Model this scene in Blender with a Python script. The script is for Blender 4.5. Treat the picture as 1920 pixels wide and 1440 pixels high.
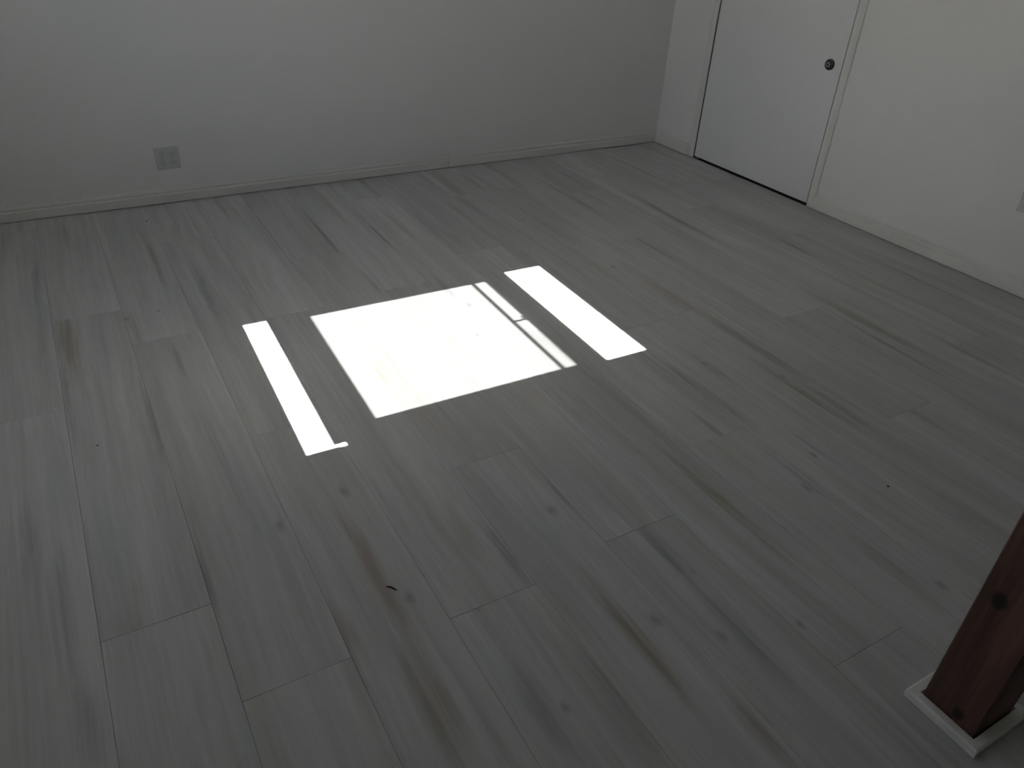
import bpy, bmesh, math, random
from mathutils import Matrix, Vector

for o in list(bpy.data.objects): bpy.data.objects.remove(o, do_unlink=True)
sc = bpy.context.scene
C = sc.collection
S = 1.35                                   # metres per unit of the floor survey (camera height = S)

# ------------------------------------------------------------------ camera
YAW, PITCH, ROLL, FPX = 0.54940772, 0.57747544, 0.05578766, 1436.95
def cam_axes():
    f = Vector((math.sin(YAW)*math.cos(PITCH), math.cos(YAW)*math.cos(PITCH), -math.sin(PITCH)))
    r = Vector((math.cos(YAW), -math.sin(YAW), 0)); u = r.cross(f)
    return math.cos(ROLL)*r + math.sin(ROLL)*u, -math.sin(ROLL)*r + math.cos(ROLL)*u, f
RX, UX, FX = cam_axes()
cam = bpy.data.cameras.new('camera'); cam.sensor_width = 36; cam.lens = FPX/1920*36
cam.clip_start = .02
co = bpy.data.objects.new('camera', cam); C.objects.link(co)
M = Matrix((RX, UX, -FX)).transposed().to_4x4(); M.translation = (0, 0, S); co.matrix_world = M
sc.camera = co
def floor_pt(px, py, z=0.0):               # survey helper: where a point of the photograph lies on the floor
    d = FX + RX*(px-960)/FPX - UX*(py-720)/FPX
    t = (z-S)/d.z
    return Vector((d.x*t, d.y*t, z))

# ------------------------------------------------------------------ light
SUN_T = 0.75                               # tangent of the sun's height
sc.view_settings.view_transform = 'Standard'; sc.view_settings.look = 'None'
sc.view_settings.exposure = 0.18; sc.view_settings.gamma = 1.0; sc.view_settings.use_curve_mapping = False
w = bpy.data.worlds.new('sky'); sc.world = w; w.use_nodes = True
nt = w.node_tree; nt.nodes.clear()
sky = nt.nodes.new('ShaderNodeTexSky'); sky.sky_type = 'NISHITA'; sky.sun_disc = False
sky.sun_elevation = math.atan(SUN_T); sky.sun_rotation = math.radians(-90)
bgn = nt.nodes.new('ShaderNodeBackground'); bgn.inputs[1].default_value = 1.75
on = nt.nodes.new('ShaderNodeOutputWorld')
hs = nt.nodes.new('ShaderNodeHueSaturation'); hs.inputs['Saturation'].default_value = .45
nt.links.new(sky.outputs[0], hs.inputs['Color']); nt.links.new(hs.outputs[0], bgn.inputs[0]); nt.links.new(bgn.outputs[0], on.inputs[0])
sl = bpy.data.lights.new('sun', 'SUN'); sl.energy = 46.0; sl.angle = math.radians(0.2); sl.color = (1, .99, .965)
so = bpy.data.objects.new('sun', sl); C.objects.link(so)
so.rotation_euler = Vector((1, -.008, -SUN_T)).to_track_quat('-Z', 'Y').to_euler(); so.location = (-4, 2, 5)

sc.cycles.max_bounces = 9; sc.cycles.diffuse_bounces = 8; sc.cycles.adaptive_threshold = .02   # many bounces between white walls
# ------------------------------------------------------------------ helpers
def obj(name, bm, mat, parent=None, smooth=False):
    me = bpy.data.meshes.new(name); bm.normal_update(); bm.to_mesh(me); bm.free()
    if smooth:
        for p in me.polygons: p.use_smooth = True
    if mat: me.materials.append(mat)
    o = bpy.data.objects.new(name, me); C.objects.link(o)
    if parent: o.parent = parent
    return o
def empty(name, loc=(0, 0, 0)):
    o = bpy.data.objects.new(name, None); o.location = loc; o.empty_display_size = .1; C.objects.link(o); return o
def tag(o, label, cat, group=None):
    o['label'] = label; o['category'] = cat
    if group: o['group'] = group
    return o
def struct(o, label=None, cat=None):
    o['kind'] = 'structure'
    if label: o['label'] = label
    if cat: o['category'] = cat
    return o
def box(bm, x0, x1, y0, y1, z0, z1, bev=0, fn=None):
    t = bmesh.new(); bmesh.ops.create_cube(t, size=1)
    for v in t.verts:
        v.co = Vector(((x0+x1)/2+v.co.x*(x1-x0), (y0+y1)/2+v.co.y*(y1-y0), (z0+z1)/2+v.co.z*(z1-z0)))
    if bev: bmesh.ops.bevel(t, geom=t.edges[:], offset=bev, segments=1, affect='EDGES', profile=.5)
    if fn:
        for v in t.verts: v.co = fn(v.co)
    me = bpy.data.meshes.new('t'); t.to_mesh(me); t.free(); bm.from_mesh(me); bpy.data.meshes.remove(me)
def sweep(bm, prof, a, b, out, ma=0, mb=0):
    """profile (depth, height) swept along the floor from a to b; `out` points into the room; ma/mb mitre the ends."""
    a, b, out = Vector(a), Vector(b), Vector(out); d = (b-a).normalized()
    A = [bm.verts.new(a+out*p+d*(p*ma)+Vector((0, 0, h))) for p, h in prof]
    B = [bm.verts.new(b+out*p-d*(p*mb)+Vector((0, 0, h))) for p, h in prof]
    n = len(prof)
    for i in range(n):
        j = (i+1) % n; bm.faces.new((A[i], A[j], B[j], B[i]))
    bm.faces.new(A[::-1]); bm.faces.new(B)
    bmesh.ops.recalc_face_normals(bm, faces=bm.faces[:])
def lathe(bm, prof, seg, mat4):
    rings = []
    for r, h in prof:
        rings.append([bm.verts.new(mat4 @ Vector((r*math.cos(2*math.pi*i/seg), r*math.sin(2*math.pi*i/seg), h))) for i in range(seg)])
    for q in range(len(rings)-1):
        for i in range(seg):
            j = (i+1) % seg; bm.faces.new((rings[q][i], rings[q][j], rings[q+1][j], rings[q+1][i]))
    bm.faces.new(rings[0][::-1]); bm.faces.new(rings[-1])
    bmesh.ops.recalc_face_normals(bm, faces=bm.faces[:])

# node helpers
class NB:
    def __init__(s, name):
        s.m = bpy.data.materials.new(name); s.m.use_nodes = True; s.t = s.m.node_tree
        s.b = s.t.nodes['Principled BSDF']; s.out = s.t.nodes['Material Output']
    def n(s, typ, **k):
        nd = s.t.nodes.new(typ)
        for a, v in k.items(): setattr(nd, a, v)
        return nd
    def put(s, sock, v):
        if v is None: return
        if isinstance(v, bpy.types.NodeSocket): s.t.links.new(v, sock)
        else:
            if isinstance(v, (tuple, list)) and len(v) == 3 and len(sock.default_value) == 4: v = tuple(v)+(1,)
            sock.default_value = v
    def math(s, op, a, b=None, c=None, clamp=False):
        nd = s.n('ShaderNodeMath', operation=op, use_clamp=clamp)
        s.put(nd.inputs[0], a); s.put(nd.inputs[1], b); s.put(nd.inputs[2], c); return nd.outputs[0]
    def vec(s, op, a, b=None):
        nd = s.n('ShaderNodeVectorMath', operation=op); s.put(nd.inputs[0], a); s.put(nd.inputs[1], b)
        return nd.outputs[1] if op in ('LENGTH', 'DISTANCE') else nd.outputs[0]
    def mix(s, f, a, b, bt='MIX'):
        nd = s.n('ShaderNodeMix', data_type='RGBA', blend_type=bt)
        s.put(nd.inputs[0], f); s.put(nd.inputs[6], a); s.put(nd.inputs[7], b); return nd.outputs[2]
    def noise(s, v, scale, det=3, rough=.5, dist=0):
        nd = s.n('ShaderNodeTexNoise'); s.put(nd.inputs['Vector'], v)
        nd.inputs['Scale'].default_value = scale; nd.inputs['Detail'].default_value = det
        nd.inputs['Roughness'].default_value = rough; nd.inputs['Distortion'].default_value = dist
        return nd.outputs[0]
    def ramp(s, v, a, b, lo=0, hi=1):
        nd = s.n('ShaderNodeMapRange', interpolation_type='SMOOTHSTEP'); s.put(nd.inputs[0], v)
        nd.inputs[1].default_value = a; nd.inputs[2].default_value = b; nd.inputs[3].default_value = lo; nd.inputs[4].default_value = hi
        return nd.outputs[0]
    def attr(s, name):
        nd = s.n('ShaderNodeAttribute', attribute_type='OBJECT', attribute_name=name); return nd
    def bump(s, h, strength, dist):
        nd = s.n('ShaderNodeBump'); nd.inputs['Strength'].default_value = strength; nd.inputs['Distance'].default_value = dist
        s.put(nd.inputs['Height'], h); s.put(s.b.inputs['Normal'], nd.outputs[0])
def simple(name, col, rough=.5, metal=0, var=.04, scale=12, bump=0, spec=.5):
    k = NB(name); co_ = k.n('ShaderNodeTexCoord').outputs['Object']
    f = k.noise(co_, scale, 3); lo = tuple(c*(1-var) for c in col); hi = tuple(min(1, c*(1+var)) for c in col)
    k.put(k.b.inputs['Base Color'], k.mix(f, lo, hi)); k.b.inputs['Roughness'].default_value = rough
    k.b.inputs['Metallic'].default_value = metal; k.b.inputs['Specular IOR Level'].default_value = spec
    if bump: k.bump(k.noise(co_, scale*30, 2), bump, .002)
    return k.m

m_wall = simple('white_wall_paint', (.82, .82, .808), .75, var=.012, scale=3, spec=.25)
m_ceil = simple('white_ceiling_paint', (.78, .78, .77), .9, var=.01, scale=3, spec=.2)
m_trim = simple('off_white_trim_paint', (.78, .78, .745), .5, var=.03, scale=6, spec=.35)
m_door = simple('white_door_paint', (.815, .815, .825), .5, var=.012, scale=3, spec=.35)
m_gap_shade = simple('painted_gap_shade', (.02, .02, .02), .9)  # near-black colour standing in for the shade in the door gaps
m_plate = simple('grey_plate_plastic', (.60, .60, .61), .45, var=.08, scale=60)
m_slot = simple('dark_slot', (.33, .33, .34), .6)
m_socket = simple('socket_face_plastic', (.56, .56, .57), .5, var=.05, scale=60)
m_knob = simple('satin_nickel', (.42, .41, .40), .42, metal=1, var=.06, scale=40)
m_knob_d = simple('dark_nickel', (.10, .10, .10), .4, metal=1)
m_sub = simple('subfloor_underlay', (.10, .10, .10), .9)
m_vinyl = simple('white_window_vinyl', (.8, .8, .79), .5)
m_debris = simple('dark_debris', (.025, .022, .02), .8)

# floor plank: pale grey limed wood print, streaks and knots carried by each plank
def plank_material():
    k = NB('grey_limed_wood_plank')
    g = k.n('ShaderNodeNewGeometry').outputs['Position']
    sd = k.attr('seed').outputs['Fac']
    off = k.n('ShaderNodeCombineXYZ'); k.put(off.inputs[0], k.math('MULTIPLY', sd, 13.7)); k.put(off.inputs[1], k.math('MULTIPLY', sd, 29.3)); k.put(off.inputs[2], sd)
    p = k.vec('ADD', g, off.outputs[0])
    wob = k.noise(k.vec('MULTIPLY', p, (2.2, .7, 1)), 1.0, 2)
    shift = k.n('ShaderNodeCombineXYZ'); k.put(shift.inputs[0], k.math('MULTIPLY', k.math('SUBTRACT', wob, .5), .10))
    pw = k.vec('ADD', p, shift.outputs[0])
    broad = k.noise(k.vec('MULTIPLY', pw, (16, .8, 1)), 1.0, 4, .6, .3)
    mid = k.noise(k.vec('MULTIPLY', pw, (60, 1.6, 1)), 1.0, 4, .65)
    fine = k.noise(k.vec('MULTIPLY', pw, (260, 9, 1)), 1.0, 2, .6)
    cloud = k.noise(k.vec('MULTIPLY', p, (4, 1.5, 1)), 1.0, 3)
    # tone
    v = k.math('ADD', k.math('MULTIPLY', k.math('SUBTRACT', broad, .5), .50), k.math('MULTIPLY', k.math('SUBTRACT', mid, .5), .42))
    v = k.math('ADD', v, k.math('MULTIPLY', k.math('SUBTRACT', fine, .5), .20))
    v = k.math('ADD', v, k.math('MULTIPLY', k.math('SUBTRACT', cloud, .5), .28))
    v = k.math('ADD', v, k.attr('tone').outputs['Fac'])
    val = k.n('ShaderNodeCombineXYZ')
    for i in range(3): k.put(val.inputs[i], v)
    col = k.vec('MULTIPLY', (.53, .536, .528), val.outputs[0])
    # brownish bands in the print
    br = k.ramp(k.noise(k.vec('MULTIPLY', k.vec('ADD', pw, (7, 3, 0)), (11, 1.0, 1)), 1.0, 3, .6), .54, .74)
    col = k.mix(k.math('MULTIPLY', br, .65), col, k.vec('MULTIPLY', col, (.90, .845, .76)))
    bl = k.ramp(k.noise(k.vec('MULTIPLY', k.vec('ADD', pw, (17, 31, 0)), (9, 1.4, 1)), 1.0, 3, .6), .55, .75)
    col = k.mix(k.math('MULTIPLY', bl, .6), col, k.vec('MULTIPLY', col, (.93, .96, 1.02)))
    sep = k.n('ShaderNodeSeparateXYZ'); k.put(sep.inputs[0], g)
    ragged = k.math('MULTIPLY', k.math('SUBTRACT', k.noise(k.vec('MULTIPLY', p, (60, 7, 1)), 1.0, 3, .6), .5), 1.3)
    grain_gate = k.ramp(k.math('ADD', k.math('MULTIPLY', mid, .6), k.math('MULTIPLY', broad, .4)), .62, .42, .45, 1.2)
    for i in range(3):
        a = k.n('ShaderNodeSeparateXYZ'); k.put(a.inputs[0], k.attr(f'streak_{i}').outputs['Vector'])
        b = k.n('ShaderNodeSeparateXYZ'); k.put(b.inputs[0], k.attr(f'streak_{i}_size').outputs['Vector'])
        dx = k.math('DIVIDE', k.math('SUBTRACT', sep.outputs[0], a.outputs[0]), b.outputs[0])
        dy = k.math('DIVIDE', k.math('SUBTRACT', sep.outputs[1], a.outputs[1]), b.outputs[1])
        d = k.math('SQRT', k.math('ADD', k.math('MULTIPLY', dx, dx), k.math('MULTIPLY', dy, dy)))
        d = k.math('ADD', d, ragged)
        msk = k.math('MULTIPLY', k.math('MULTIPLY', k.ramp(d, 1.3, .1), grain_gate), a.outputs[2])
        col = k.mix(msk, col, k.vec('MULTIPLY', col, k.attr(f'streak_{i}_tint').outputs['Vector']))
    kn = k.math('MULTIPLY', k.math('SUBTRACT', k.noise(k.vec('MULTIPLY', p, (90, 50, 1)), 1.0, 3, .6), .5), 1.1)
    for i in range(2):
        a = k.n('ShaderNodeSeparateXYZ'); k.put(a.inputs[0], k.attr(f'knot_{i}').outputs['Vector'])
        dx = k.math('SUBTRACT', sep.outputs[0], a.outputs[0]); dy = k.math('MULTIPLY', k.math('SUBTRACT', sep.outputs[1], a.outputs[1]), .55)
        d = k.math('DIVIDE', k.math('SQRT', k.math('ADD', k.math('MULTIPLY', dx, dx), k.math('MULTIPLY', dy, dy))), a.outputs[2])
        d = k.math('ADD', d, kn)
        col = k.mix(k.math('MULTIPLY', k.ramp(d, 1.5, .0), .42), col, (.14, .145, .15))
    k.put(k.b.inputs['Base Color'], col)
    k.put(k.b.inputs['Roughness'], k.ramp(mid, 0, 1, .50, .66)); k.b.inputs['Specular IOR Level'].default_value = .35
    return k.m
m_plank = plank_material()

def post_material():
    k = NB('red_brown_stained_timber'); p = k.n('ShaderNodeTexCoord').outputs['Object']
    wob = k.vec('ADD', p, k.vec('MULTIPLY', k.n('ShaderNodeTexNoise').outputs[1], (.0, .0, .0)))
    g1 = k.noise(k.vec('MULTIPLY', wob, (38, 38, 2.2)), 1, 4, .6, .6); g2 = k.noise(k.vec('MULTIPLY', wob, (150, 150, 5)), 1, 3, .6)
    f = k.math('ADD', k.math('MULTIPLY', g1, .7), k.math('MULTIPLY', g2, .3))
    col = k.mix(k.ramp(f, .32, .68), (.070, .038, .031), (.165, .084, .066))
    sep = k.n('ShaderNodeSeparateXYZ'); k.put(sep.inputs[0], p)
    for (yy, zz, r) in POST_KNOTS:
        dy = k.math('SUBTRACT', sep.outputs[1], yy); dz = k.math('MULTIPLY', k.math('SUBTRACT', sep.outputs[2], zz), .8)
        d = k.math('DIVIDE', k.math('SQRT', k.math('ADD', k.math('MULTIPLY', dy, dy), k.math('MULTIPLY', dz, dz))), r)
        d = k.math('ADD', d, k.math('MULTIPLY', k.math('SUBTRACT', g2, .5), .5))
        col = k.mix(k.math('MULTIPLY', k.ramp(d, 1.3, .5), .92), col, (.014, .010, .008))
    k.put(k.b.inputs['Base Color'], col); k.b.inputs['Roughness'].default_value = .6; k.b.inputs['Specular IOR Level'].default_value = .3
    k.bump(f, .25, .002); return k.m

# ------------------------------------------------------------------ room shell
XR, YB = 2.478*S, 2.860*S                  # right and back walls
XL, TILT, Y0 = -1.0, .025, 1.59*S          # left wall (its window lets the sun in), a touch out of square
YF, ZC = -3.6, 2.42
XF0 = -1.15
WT = .06
def left_pt(c):                            # (depth into the room, along, up) -> world
    return Vector((XL + c.x + TILT*(c.y-Y0), c.y, c.z))

bm = bmesh.new(); box(bm, XF0-.1, XR+.2, YF-.2, YB+.2, -.16, -.010)
floor = struct(obj('floor', bm, m_sub), 'pale grey wood plank floor covering the whole room', 'floor')
bm = bmesh.new(); box(bm, XF0-.3, XR+.2, YF-.2, YB+.2, ZC, ZC+.2)
struct(obj('ceiling', bm, m_ceil), 'plain white ceiling above the empty room', 'ceiling')
bm = bmesh.new(); box(bm, XF0-.3, XR+.2, YB, YB+.2, -.16, ZC)
struct(obj('wall_back', bm, m_wall), 'white painted wall with the grey outlet plate', 'wall')
bm = bmesh.new(); box(bm, XF0-.3, XR+.2, YF-.2, YF, -.16, ZC)
struct(obj('wall_front', bm, simple('light_dimming_brown', (.20, .12, .08), .7, var=.2, scale=4)), 'unseen wall behind the viewer, coloured brown to dim the near floor', 'wall')  # unseen wall; brown chosen to cut the light returned to the near floor

bm = bmesh.new(); box(bm, -14, XF0-.45, -10, 12, -.5, -.2)
struct(obj('bounce_ground', bm, simple('pale_bounce_surface', (.38, .37, .35), .9, var=.1, scale=2)), 'unseen pale ground added outside to bounce sunlight in through the window', 'ground')  # unseen ground added as a reflector, brightening ceiling and floor

# right wall with the door recess
DY0, DY1, DH = 1.918*S, 2.586*S, 2.03      # opening
REC = .09
bm = bmesh.new()
box(bm, XR, XR+.2, YF, DY0, -.16, ZC); box(bm, XR, XR+.2, DY1, YB, -.16, ZC)
box(bm, XR, XR+.2, DY0, DY1, DH, ZC); box(bm, XR+REC, XR+.2, DY0, DY1, -.16, DH)
struct(obj('wall_right', bm, m_wall), 'white painted wall with the flush door', 'wall')

# left wall with the window opening
U0, U1 = 1.19*S, 1.96*S
def zw(xf): return (xf*S-XL)*SUN_T         # height in the window that the sun throws to floor survey x
V0, V1 = zw(.297)-.11, zw(1.204)+.14
bm = bmesh.new()
for a in ((YF, U0, -.16, ZC), (U1, YB, -.16, ZC), (U0, U1, -.16, V0), (U0, U1, V1, ZC)):
    box(bm, -WT, WT, *a, fn=left_pt)
struct(obj('wall_left', bm, m_wall), 'white painted wall with the sunny window', 'wall')

# window: lower light, screened middle sash, upper light
D = .008; E = D*SUN_T
win = struct(empty('window_1', (XL, Y0, V0)), 'white framed window letting the sun onto the floor', 'window')
bpy.context.view_layer.update()
def wpart(name, rects, mat, d=D):
    bm = bmesh.new()
    for (u0, u1, v0, v1) in rects:
        if u1-u0 > 1e-4 and v1-v0 > 1e-4: box(bm, -d, d, u0, u1, v0, v1, fn=left_pt)
    o = obj(name, bm, mat); o.parent = win; o.matrix_parent_inverse = win.matrix_world.inverted(); return o
a0, a1 = zw(.297)-E, zw(.355)+E
b0, b1 = zw(.4685)-E, zw(.998)+E
c0, c1 = zw(1.085)-E, zw(1.204)+E
sv = zw(.386)
wpart('window_frame', [(U0, U1, V0, a0), (U0, U1, c1, V1),
      (U0, 1.267*S, a0, a1), (1.867*S, U1, a0, a1), (U0, 1.316*S, c0, c1), (1.877*S, U1, c0, c1), (U0, 1.264*S, a1, sv)], m_vinyl)
wpart('sash', [(1.276*S, U1, a1, sv), (U0, U1, sv, b0), (U0, 1.329*S, b0, b1), (1.8435*S, U1, b0, b1), (U0, U1, b1, c0)], m_vinyl)
zs = zw(.9585)
scr_frame = wpart('screen_frame', [(1.329*S, 1.8435*S, zs-.0055, zs+.0055), (1.586*S, 1.595*S, zs, b1), (1.595*S, 1.612*S, b1-.012, b1-.008)], m_vinyl, .002)
kk = NB('clear_glass'); tr = kk.n('ShaderNodeBsdfTransparent'); gl = kk.n('ShaderNodeBsdfGlossy'); gl.inputs['Roughness'].default_value = .02
mx = kk.n('ShaderNodeMixShader'); fr = kk.n('ShaderNodeFresnel'); fr.inputs[0].default_value = 1.45
kk.put(mx.inputs[0], fr.outputs[0]); kk.put(mx.inputs[1], tr.outputs[0]); kk.put(mx.inputs[2], gl.outputs[0]); kk.put(kk.out.inputs[0], mx.outputs[0]); m_glass = kk.m
kk = NB('insect_screen_mesh'); tr = kk.n('ShaderNodeBsdfTransparent'); df = kk.n('ShaderNodeBsdfDiffuse'); df.inputs[0].default_value = (.08, .08, .08, 1)
mx = kk.n('ShaderNodeMixShader'); mx.inputs[0].default_value = .795
kk.put(mx.inputs[1], tr.outputs[0]); kk.put(mx.inputs[2], df.outputs[0]); kk.put(kk.out.inputs[0], mx.outputs[0]); m_screen = kk.m
def sheet(name, u0, u1, v0, v1, x, mat):
    bm = bmesh.new(); vs = [bm.verts.new(left_pt(Vector((x, u, v)))) for u, v in ((u0, v0), (u1, v0), (u1, v1), (u0, v1))]; bm.faces.new(vs)
    o = obj(name, bm, mat); o.parent = win; o.matrix_parent_inverse = win.matrix_world.inverted(); return o
for (u0, u1, v0, v1) in ((1.26*S, 1.873*S, a0-.004, a1+.004), (1.322*S, 1.85*S, b0-.004, b1+.004), (1.31*S, 1.883*S, c0-.004, c1+.004)):
    sheet('pane', u0, u1, v0, v1, 0.0, m_glass)
sheet('insect_screen', 1.322*S, 1.85*S, b0-.004, b1+.004, .0045, m_screen)

# ------------------------------------------------------------------ floor planks
PW, PL = .1640*S, 1.122*S
X00 = .0370*S
JOINT = {-3: 1.30, -2: .52, -1: .954, 0: .752, 1: 1.37, 2: .748, 3: 1.088, 4: .775, 5: .388, 6: .925, 7: 1.412, 8: .30, 9: .80, 10: .15, 11: 1.40, 12: .95, 13: .60, 14: 1.17, 15: .33}
rng = random.Random(7)
planks = {}
k0 = math.floor((XL-.06-X00)/PW); k1 = math.ceil((XR-X00)/PW)
GAP = .0003
for k in range(k0, k1):
    x0, x1 = max(X00+k*PW, XL-.12), min(X00+(k+1)*PW, XR-.002)
    if x1-x0 < .01: continue
    j = JOINT.get(k, rng.random()*1.1)*S
    while j > YF: j -= PL
    y = j
    while y < YB:
        y0, y1 = max(y, YF+.002), min(y+PL, YB-.002); y += PL
        if y1-y0 < .02: continue
        bm = bmesh.new(); box(bm, x0+GAP, x1-GAP, y0+GAP, y1-GAP, -.010, 0, bev=.0005)
        cx, cy = (x0+x1)/2, (y0+y1)/2
        bmesh.ops.translate(bm, verts=bm.verts[:], vec=(-cx, -cy, 0))
        o = obj('plank', bm, m_plank, floor); o.location = (cx, cy, 0)
        o['seed'] = rng.random()*5; o['tone'] = 1.0+rng.uniform(-.05, .05)
        planks[o] = dict(r=(x0, x1, y0, y1), s=[], k=[])
def plank_at(p):
    for o, d in planks.items():
        x0, x1, y0, y1 = d['r']
        if x0 <= p.x < x1 and y0 <= p.y < y1: return d
DARK = (.62, .63, .63); BROWN = (.68, .60, .50); OLIVE = (.72, .70, .58); PALE = (1.22, 1.22, 1.22); RUST = (.80, .70, .64); BLUE = (.72, .75, .80)
def streak(ax, ay, bx, by, hw, tint, st=.8):
    A, B = floor_pt(ax, ay), floor_pt(bx, by); m = (A+B)/2; d = plank_at(m)
    if d and len(d['s']) < 3: d['s'].append((m.x, m.y, abs(A.y-B.y)/2*1.5, hw*.85, st, tint))
def knot(px, py, r):
    p = floor_pt(px, py); d = plank_at(p)
    if d and len(d['k']) < 2: d['k'].append((p.x, p.y, r))
for a in [
    (118, 600, 150, 690, .042, BROWN, .85), (916, 990, 986, 1096, .020, DARK, .95), (380, 1040, 396, 1132, .02, DARK, .7),
    (665, 985, 740, 1180, .035, RUST, .9), (780, 1230, 850, 1400, .045, BROWN, .7), (630, 1150, 655, 1230, .03, RUST, .8),
    (1268, 860, 1450, 1030, .028, OLIVE, .95), (1140, 1110, 1260, 1290, .030, BROWN, .85), (1600, 1010, 1760, 1130, .026, OLIVE, .9),
    (1260, 690, 1400, 790, .030, DARK, .75), (1280, 660, 1390, 720, .018, DARK, .6), (1195, 1000, 1310, 1090, .022, DARK, .6),
    (1160, 965, 1185, 1000, .007, PALE, .9), (1212, 960, 1245, 990, .007, PALE, .8), (1120, 960, 1175, 1020, .008, PALE, .7),
    (1195, 510, 1300, 590, .035, RUST, .85), (1340, 605, 1480, 690, .026, DARK, .7), (1410, 680, 1600, 790, .022, OLIVE, .8),
    (1530, 550, 1680, 640, .032, OLIVE, .85), (1600, 610, 1740, 690, .02, DARK, .6), (1760, 640, 1900, 700, .022, DARK, .6),
    (1450, 450, 1540, 480, .025, RUST, .7), (1500, 560, 1600, 620, .02, DARK, .5),
    (270, 440, 300, 530, .025, BROWN, .6), (240, 580, 262, 640, .014, DARK, .7), (350, 510, 410, 570, .028, BLUE, .8),
    (680, 400, 745, 480, .02, DARK, .8), (730, 400, 775, 450, .02, BROWN, .6), (580, 410, 655, 490, .018, DARK, .8), (690, 510, 710, 555, .01, DARK, .8),
    (270, 740, 305, 850, .018, DARK, .7), (120, 690, 135, 820, .012, DARK, .7), (325, 650, 345, 700, .01, DARK, .7),
    (900, 300, 960, 340, .03, BROWN, .5), (1030, 350, 1130, 400, .03, DARK, .6), (1200, 370, 1330, 450, .025, DARK, .7), (1170, 300, 1230, 340, .025, DARK, .5),
    (50, 950, 62, 1100, .03, DARK, .5), (110, 1060, 130, 1250, .035, DARK, .5), (150, 1300, 190, 1430, .04, DARK, .6), (30, 1150, 40, 1250, .03, BLUE, .5),
    (970, 1280, 1060, 1400, .03, DARK, .6), (1060, 1180, 1200, 1380, .025, DARK, .6), (1330, 1150, 1480, 1260, .03, DARK, .6), (1380, 1330, 1480, 1430, .03, BROWN, .7),
    (820, 520, 850, 560, .02, DARK, .6), (450, 560, 500, 640, .02, BLUE, .6), (1460, 860, 1530, 925, .012, BLUE, .9), (1490, 810, 1540, 855, .010, BLUE, .9),
    (1040, 900, 1060, 950, .016, DARK, .5), (700, 900, 760, 1000, .02, DARK, .4), (840, 960, 900, 1040, .03, OLIVE, .6), (1320, 780, 1360, 830, .02, DARK, .6),
    (1120, 560, 1190, 640, .02, BLUE, .5), (60, 480, 75, 560, .02, DARK, .6), (1500, 720, 1640, 800, .02, DARK, .5), (1660, 740, 1800, 830, .022, DARK, .6), (1560, 860, 1700, 960, .03, DARK, .4),
    ]: streak(*a)
for a in [(768, 1120, .011), (645, 922, .013), (1035, 957, .013), (1228, 1162, .012), (1513, 914, .011), (1765, 1097, .011), (1685, 1085, .006),
          (1060, 1327, .009), (1525, 853, .008), (1320, 682, .008), (1467, 706, .008), (238, 598, .010), (298, 583, .007), (1300, 1072, .006), (1355, 1193, .010),
          (880, 572, .014), (895, 628, .012), (980, 412, .008), (1150, 500, .010), (895, 1140, .006), (985, 975, .006), (525, 985, .012), (1500, 1170, .008)]: knot(*a)
for o, d in planks.items():
    x0, x1, y0, y1 = d['r']
    while len(d['s']) < 3:
        if rng.random() < .5: d['s'].append((rng.uniform(x0, x1), rng.uniform(y0, y1), rng.uniform(.2, .5), rng.uniform(.008, .02), rng.uniform(.2, .5), rng.choice((DARK, OLIVE, BROWN, PALE))))
        else: d['s'].append((0, 0, .1, .1, 0, DARK))
    while len(d['k']) < 2: d['k'].append((x0-9, y0-9, .001))
    for i, (mx_, my, hl, hw, st, ti) in enumerate(d['s']):
        o[f'streak_{i}'] = (mx_, my, st); o[f'streak_{i}_size'] = (hw, hl, 0.0); o[f'streak_{i}_tint'] = ti
    for i, kk_ in enumerate(d['k']): o[f'knot_{i}'] = kk_

# ------------------------------------------------------------------ baseboards
BASE = [(0, .003), (.013, .003), (.014, .006), (.014, .041), (.012, .0445), (.0085, .0455), (.0085, .0485), (.0105, .051), (.0105, .059), (.0085, .062), (.005, .0635), (.004, .069), (0, .0695)]
jx = 1.381*S
bb = struct(empty('baseboard_back', (jx, YB, 0)), 'off-white moulded skirting along the wall with the outlet plate', 'baseboard')
bpy.context.view_layer.update()
def board(parent, a, b, out, ma=0, mb=0):
    bm = bmesh.new(); sweep(bm, BASE, a, b, out, ma, mb)
    o = obj('board', bm, m_trim); o.parent = parent; o.matrix_parent_inverse = parent.matrix_world.inverted(); return o
board(bb, (XL+.10, YB-.0005, 0), (jx-.0007, YB-.0005, 0), (0, -1, 0))
board(bb, (jx+.0007, YB-.0005, 0), (XR-.0005, YB-.0005, 0), (0, -1, 0), 0, 1)
CW = .045                                  # casing width
br_ = struct(empty('baseboard_right', (XR, DY0-CW-.002, 0)), 'off-white moulded skirting along the wall with the door', 'baseboard')
bpy.context.view_layer.update()
board(br_, (XR-.0005, YB-.0005, 0), (XR-.0005, DY1+CW+.0005, 0), (-1, 0, 0), 1, 0)
board(br_, (XR-.0005, DY0-CW-.0005, 0), (XR-.0005, YF+.02, 0), (-1, 0, 0))

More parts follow.
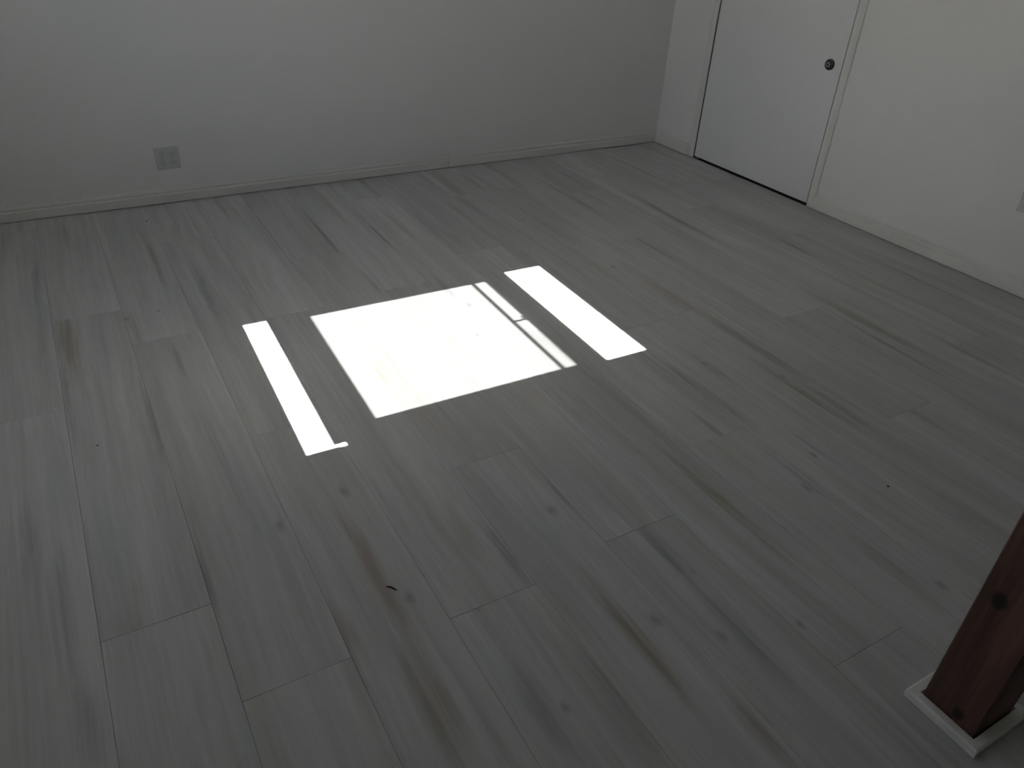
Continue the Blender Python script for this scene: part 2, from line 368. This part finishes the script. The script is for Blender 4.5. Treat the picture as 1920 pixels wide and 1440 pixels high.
# ------------------------------------------------------------------ door, casing, knob
cas = struct(empty('trim_1', (XR, (DY0+DY1)/2, 0)), 'off-white casing boards around the flush door', 'door casing')
bpy.context.view_layer.update()
def child(name, bm, mat, parent, smooth=False):
    o = obj(name, bm, mat, smooth=smooth); o.parent = parent; o.matrix_parent_inverse = parent.matrix_world.inverted(); return o
for sgn, ye in ((-1, DY0), (1, DY1)):
    bm = bmesh.new()
    y_in, y_mid, y_out = ye, ye+sgn*CW*.62, ye+sgn*CW
    pr = [(0, y_in), (.003, y_in), (.0045, y_in+sgn*.002), (.0050, y_mid), (.0080, y_mid+sgn*.004), (.0080, y_out-sgn*.004), (.005, y_out), (0, y_out)]
    A = [bm.verts.new((XR-.0005-p, y, .0005)) for p, y in pr]; B = [bm.verts.new((XR-.0005-p, y, DH+CW)) for p, y in pr]
    for i in range(len(pr)): jn = (i+1) % len(pr); bm.faces.new((A[i], A[jn], B[jn], B[i]))
    bm.faces.new(A[::-1]); bm.faces.new(B); bmesh.ops.recalc_face_normals(bm, faces=bm.faces[:])
    child('side_casing', bm, m_trim, cas)
bm = bmesh.new(); box(bm, XR-.0135, XR-.0005, DY0+.0005, DY1-.0005, DH+.0005, DH+CW, bev=.002); child('head_casing', bm, m_trim, cas)

door = struct(empty('door_1', (XR+.02, (DY0+DY1)/2, 0)), 'flat white flush door with a small round metal knob', 'door')
bpy.context.view_layer.update()
GL, GR, GB = .0105, .006, .014            # hinge gap, latch gap, gap over the floor
bm = bmesh.new(); box(bm, XR-.003, XR+.034, DY0+GR, DY1-GL, GB, DH-.003, bev=.0012); child('door_leaf', bm, m_door, door)
bm = bmesh.new(); box(bm, XR+.060, XR+.088, DY0+.0005, DY1-.0005, .0005, DH-.0005); child('gap_shade_backing', bm, m_gap_shade, door)  # black sheet behind the leaf, painted shade for the door gaps
bm = bmesh.new(); box(bm, XR+.001, XR+.059, DY1-.0025, DY1-.0003, .002, DH-.002); child('hinge_gap_shade', bm, m_gap_shade, door)  # dark strip on the hinge jamb, painted shade to deepen the gap line
KY, KZ = 1.974*S, .509*S
mk = Matrix.Translation((XR-.003, KY, KZ)) @ Matrix.Rotation(-math.pi/2, 4, 'Y')
bm = bmesh.new(); lathe(bm, [(.0255, 0), (.0258, .004), (.0250, .009), (.0225, .0125), (.0185, .0135), (.0150, .0128)], 32, mk)
kn = child('door_knob', bm, m_knob_d, door, True)
bm = bmesh.new(); lathe(bm, [(.0128, .0105), (.0128, .0150), (.0115, .0168), (.0070, .0176), (.0062, .0170)], 28, mk)
hd = obj('grip', bm, m_knob, smooth=True); hd.parent = kn
bm = bmesh.new(); lathe(bm, [(.0052, .0150), (.0052, .0178), (.0045, .0184), (.0010, .0186)], 20, mk)
fc = obj('lock_button', bm, m_knob_d, smooth=True); fc.parent = kn

# ------------------------------------------------------------------ outlets
def outlet(name, gangs, wdt, hgt):
    """built facing -Y at the origin, centre of the plate on the wall plane"""
    root = empty(name)
    bm = bmesh.new(); box(bm, -wdt/2, wdt/2, -.0065, 0, -hgt/2, hgt/2)
    ed = [e for e in bm.edges if all(v.co.y < -.003 for v in e.verts)]
    bmesh.ops.bevel(bm, geom=ed, offset=.004, segments=2, affect='EDGES', profile=.5)
    ed = obj('cover_plate', bm, m_plate, root)
    for g in range(gangs):
        gx = (g-(gangs-1)/2)*.046
        for sz in (1, -1):
            bm = bmesh.new(); lathe(bm, [(.0155, .004), (.0155, .0078), (.0148, .0082)], 20, Matrix.Translation((gx, 0, sz*.0195)) @ Matrix.Rotation(math.pi/2, 4, 'X'))
            for v in bm.verts: v.co.z = max(min(v.co.z, sz*.0195+.0125), sz*.0195-.0125)
            sk = obj('socket_face', bm, m_socket, root)
            bm = bmesh.new()
            for dx in (-.0058, .0058): box(bm, gx+dx-.0011, gx+dx+.0011, -.0086, -.006, sz*.0195-.001, sz*.0195+.0075)
            box(bm, gx-.0022, gx+.0022, -.0086, -.006, sz*.0195-.0085, sz*.0195-.0040)
            obj('slots', bm, m_slot, sk)
        bm = bmesh.new(); lathe(bm, [(.003, .006), (.003, .0076), (.002, .0080)], 12, Matrix.Translation((gx, 0, 0)) @ Matrix.Rotation(math.pi/2, 4, 'X')); obj('screw', bm, m_knob, root)
    return root
o1 = tag(outlet('wall_outlet', 2, .079*S, .0745*S), 'square grey outlet plate low on the long white wall', 'outlet', 'wall outlets')
o1.location = (.3095*S, YB-.0002, .1545*S)
o2 = tag(outlet('wall_outlet', 1, .074, .0765*S), 'grey outlet plate on the door wall, cut by the picture edge', 'outlet', 'wall outlets')
o2.rotation_euler.z = -math.pi/2; o2.location = (XR-.0002, 1.168*S-.037, .277*S)

# ------------------------------------------------------------------ timber post
PX0, PX1, PY0, PY1 = .9275*S, 1.026*S, .206*S, .287*S
POST_KNOTS = [(.2608*S-PY0, .2424*S, .016), (.235*S-PY0, .030*S, .013)]
m_post = post_material()
post = tag(empty('support_post', (PX0, PY0, 0)), 'red-brown square timber post standing on the plank floor', 'post')
bm = bmesh.new(); box(bm, 0, PX1-PX0, 0, PY1-PY0, .0005, ZC-.001, bev=.003); obj('shaft', bm, m_post, post)
TW, TH = .023, .020
prof = [(.0035, .0005), (TW, .0005), (TW, TH-.004), (TW-.004, TH), (.0035, TH)]
pw_, pd_ = PX1-PX0, PY1-PY0
for a, b, out in (((0, 0, 0), (0, pd_, 0), (-1, 0, 0)), ((0, 0, 0), (pw_, 0, 0), (0, -1, 0)), ((pw_, 0, 0), (pw_, pd_, 0), (1, 0, 0)), ((0, pd_, 0), (pw_, pd_, 0), (0, 1, 0))):
    bm = bmesh.new(); sweep(bm, prof, a, b, out, -1, -1); o = obj('base_trim', bm, m_trim, post)

# ------------------------------------------------------------------ litter on the floor
p = floor_pt(735, 1104); q0, q1 = floor_pt(724, 1101), floor_pt(746, 1106)
ang = math.atan2(q1.y-q0.y, q1.x-q0.x); L = (q1-q0).length
bm = bmesh.new()
rings = []
for i, (t, r) in enumerate(((0, .0007), (.15, .0018), (.4, .0026), (.7, .0024), (.9, .0014), (1, .0005))):
    cx, cy = (t-.5)*L, .0022*math.sin(t*5)
    rings.append([bm.verts.new((cx, cy+r*math.cos(a*math.pi/3), .0024+r*.9*math.sin(a*math.pi/3))) for a in range(6)])
for i in range(len(rings)-1):
    for a in range(6): b = (a+1) % 6; bm.faces.new((rings[i][a], rings[i][b], rings[i+1][b], rings[i+1][a]))
bm.faces.new(rings[0][::-1]); bm.faces.new(rings[-1]); bmesh.ops.recalc_face_normals(bm, faces=bm.faces[:])
o = tag(obj('wood_splinter', bm, m_debris, smooth=True), 'small dark wood splinter lying on the near floor planks', 'splinter'); o.location = (p.x, p.y, 0); o.rotation_euler.z = ang
for (px, py, r, lab) in ((183, 836, .0030, 'tiny dark crumb on the floor left of the sun patches'), (1665, 913, .0034, 'tiny dark crumb on the floor above the timber post'), (275, 415, .0036, 'tiny dark crumb on the floor below the square outlet plate')):
    bm = bmesh.new(); bmesh.ops.create_icosphere(bm, subdivisions=1, radius=r); rr = random.Random(px)
    for v in bm.verts: v.co *= rr.uniform(.75, 1.2); v.co.z = v.co.z*.6
    zmin = min(v.co.z for v in bm.verts)
    for v in bm.verts: v.co.z -= zmin
    p = floor_pt(px, py); o = tag(obj('floor_crumb', bm, m_debris), lab, 'crumb', 'crumbs on the floor'); o.location = (p.x, p.y, 0)
